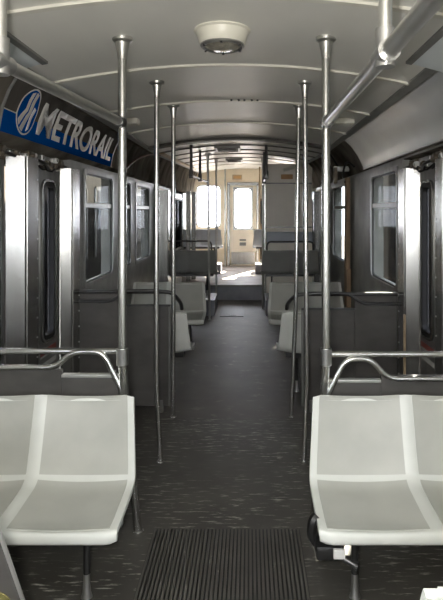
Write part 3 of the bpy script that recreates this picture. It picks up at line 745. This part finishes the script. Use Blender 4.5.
# ------------------------------------------------------------------ far end things
t = thing('cabin_partition', 'tall off-white cabin panel right of the aisle before the far door', 'partition', (.85, 9.36, 0))
b = B(); box(b, .375, 1.19, 9.36, 9.40, 0, 2.44, .005); obj('panel', b, M['white'], t)
b = B(); box(b, .365, .405, 9.345, 9.415, 0, 2.52, .008); obj('corner_post', b, M['stainless'], t)
b = B(); box(b, .405, 1.19, 9.352, 9.37, 1.35, 1.372, .004); box(b, .405, 1.19, 9.352, 9.37, 2.1, 2.118, .003); obj('seam_strips', b, M['stainlessdull'], t)
b = B(); box(b, .41, 1.19, 9.26, 9.36, 1.10, 1.285, .02); obj('ledge', b, M['seatblue'], t, False, 'pale blue ledge')
b = B(); box(b, .66, .86, 9.34, 9.36, 2.18, 2.26, .006); obj('notice_plate', b, M['amber'], t)
b = B(); tube(b, fillet([(.70, 9.33, 2.33), (.98, 9.30, 2.42), (1.1, 9.33, 2.45)], .05), .03, 8); obj('pipe_cover', b, M['lampbody'], t, True)
t = thing('door_plaque', 'small amber plaque above the far cream door', 'sign', (-.19, 13.72, 2.48))
b = B(); box(b, -.30, -.06, 13.715, 13.75, 2.43, 2.55, .006); obj('frame', b, M['strip'], t)
b = B(); box(b, -.27, -.09, 13.708, 13.716, 2.455, 2.525, .003); obj('face', b, M['amber'], t)
t = thing('wall_cabinet', 'narrow brown upright cabinet strip right of the far door', 'cabinet', (.3, 13.7, UP))
b = B(); box(b, .37, .46, 13.66, 13.75, UP, 1.95, .008); obj('body', b, M['wood'], t)
b = B(); box(b, .385, .445, 13.652, 13.662, 1.32, 1.9, .003); obj('front', b, M['blackseal'], t)
for x, lab in ((-.47, 'pale upright door-side post left of the far door'), (.36, 'yellow brown upright post by the right far seat')):
    b = B(); y = 13.5 if x < 0 else 12.6
    tube(b, [(x, y, UP), (x, y, cz(x, y))], .02, 10); tag(obj('door_side_post', b, M['tube'] if x < 0 else M['strip'], None, True), lab, 'pole')

# ------------------------------------------------------------------ outside
bm = B(); box(bm, -60, 60, -60, 60, -1.12, -1.0); struct('ground', bm, M['ground'])
def railcar(label, x0, x1, y0, y1, s, orange=None, hh=0.0):  # cars added outside to shut out sky light and darken the windows
    t = thing('added_railcar', label, 'railcar', ((x0 + x1) / 2, (y0 + y1) / 2, -1))
    b = B(); box(b, x0, x1, y0, y1, -.55, 2.9 + hh, .05); obj('body', b, M['carbody'], t)
    b = B(); box(b, x0 + .15, x1 - .15, y0 + .3, y1 - .3, -1.0, -.5, .03); obj('undercarriage', b, M['black'], t)
    b = B(); box(b, x0 + .1, x1 - .1, y0 + .1, y1 - .1, 2.88 + hh, 3.1 + hh, .05); obj('roof', b, M['trimmetal'], t)
    xf = x0 if s > 0 else x1
    y = y0 + .5
    while y + 1.0 < y1:
        b = B(); box(b, xf - .012, xf + .012, y, y + .85, 1.0, 1.95, .01); obj('window', b, M['carwin'], t)
        b = B(); box(b, xf - .02, xf + .02, y - .04, y, .95, 2.0); box(b, xf - .02, xf + .02, y + .85, y + .89, .95, 2.0); box(b, xf - .02, xf + .02, y - .04, y + .89, 1.95, 2.0); obj('window_frame', b, M['trimmetal'], t)
        y += 1.35
    if orange:
        b = B(); box(b, xf - .03, xf + .03, orange, orange + .7, 0, 2.1, .02); obj('door', b, M['orange'], t, False, 'orange panel standing in for a reflection')  # orange panel standing in for a warm reflection in the window glass
railcar('dark railcar added outside to darken the left windows', -4.6, -2.2, 2.4, 15.0, -1, 10.2)
railcar('dark railcar added outside to darken the right door and near windows', 2.3, 4.7, 2.4, 8.1, 1)
railcar('tall dark railcar added farther off outside the right windows to block sun', 2.3, 4.7, 8.6, 10.7, 1, None, .6)  # extra height keeps the sun off the aisle floor

# ------------------------------------------------------------------ light
w = bpy.data.worlds.new('sky'); bpy.context.scene.world = w; w.use_nodes = True
bg = w.node_tree.nodes['Background']; bg.inputs['Color'].default_value = (0.95, 0.96, 1.0, 1); bg.inputs['Strength'].default_value = 13
sd = bpy.data.lights.new('sun', 'SUN'); sd.energy = 60; sd.angle = math.radians(.8); sd.color = (1, .86, .66)
so = bpy.data.objects.new('sun', sd); C.objects.link(so)
so.rotation_euler = Vector((-.36 * .84, -.93 * .84, -.55)).to_track_quat('-Z', 'Y').to_euler()
so.location = (4, 18, 8)
fd = bpy.data.lights.new('camera_flash', 'POINT'); fd.energy = 70; fd.shadow_soft_size = .025; fd.color = (1, .97, .92)
fo = bpy.data.objects.new('camera_flash', fd); C.objects.link(fo); fo.location = (.045, .03, 1.64)

cam = bpy.data.cameras.new('camera'); co = bpy.data.objects.new('camera', cam); C.objects.link(co)
co.location = (.115, 0, 1.62); co.rotation_euler = (PI / 2, 0, 0)
cam.sensor_fit = 'AUTO'; cam.sensor_width = 36; cam.lens = 550 / 600 * 36
cam.shift_x = -27.5 / 600; cam.shift_y = -88 / 600; cam.clip_start = .02
S = bpy.context.scene; S.camera = co
S.view_settings.view_transform = 'Standard'; S.view_settings.look = 'None'; S.view_settings.gamma = 1; S.view_settings.use_curve_mapping = False
S.view_settings.exposure = 0.78
GROUPS = {'double_seat': 'two-place seats along the aisle', 'stanchion_pole': 'upright poles along the aisle', 'overhead_grab_rail': 'overhead grab rails',
          'seat_windscreen': 'dark panels with grab tubes behind the seats', 'added_railcar': 'railcars added outside to block light', 'seat_plinth': 'boxes under the raised seats',
          'seat_hoop_rail': 'hoop rails on the seat backs', 'ceiling_flap': 'hinged flaps at the ceiling edges', 'ceiling_bracket': 'ceiling edge brackets',
          'door_mechanism': 'mechanisms above the doorways', 'ceiling_hatch': 'ceiling hatches', 'door_side_post': 'posts near the far door'}
for o in list(bpy.data.objects):
    if o.parent is None and 'category' in o and o.name.split('.')[0] in GROUPS: o['group'] = GROUPS[o.name.split('.')[0]]
    if '_o' in o: del o['_o']
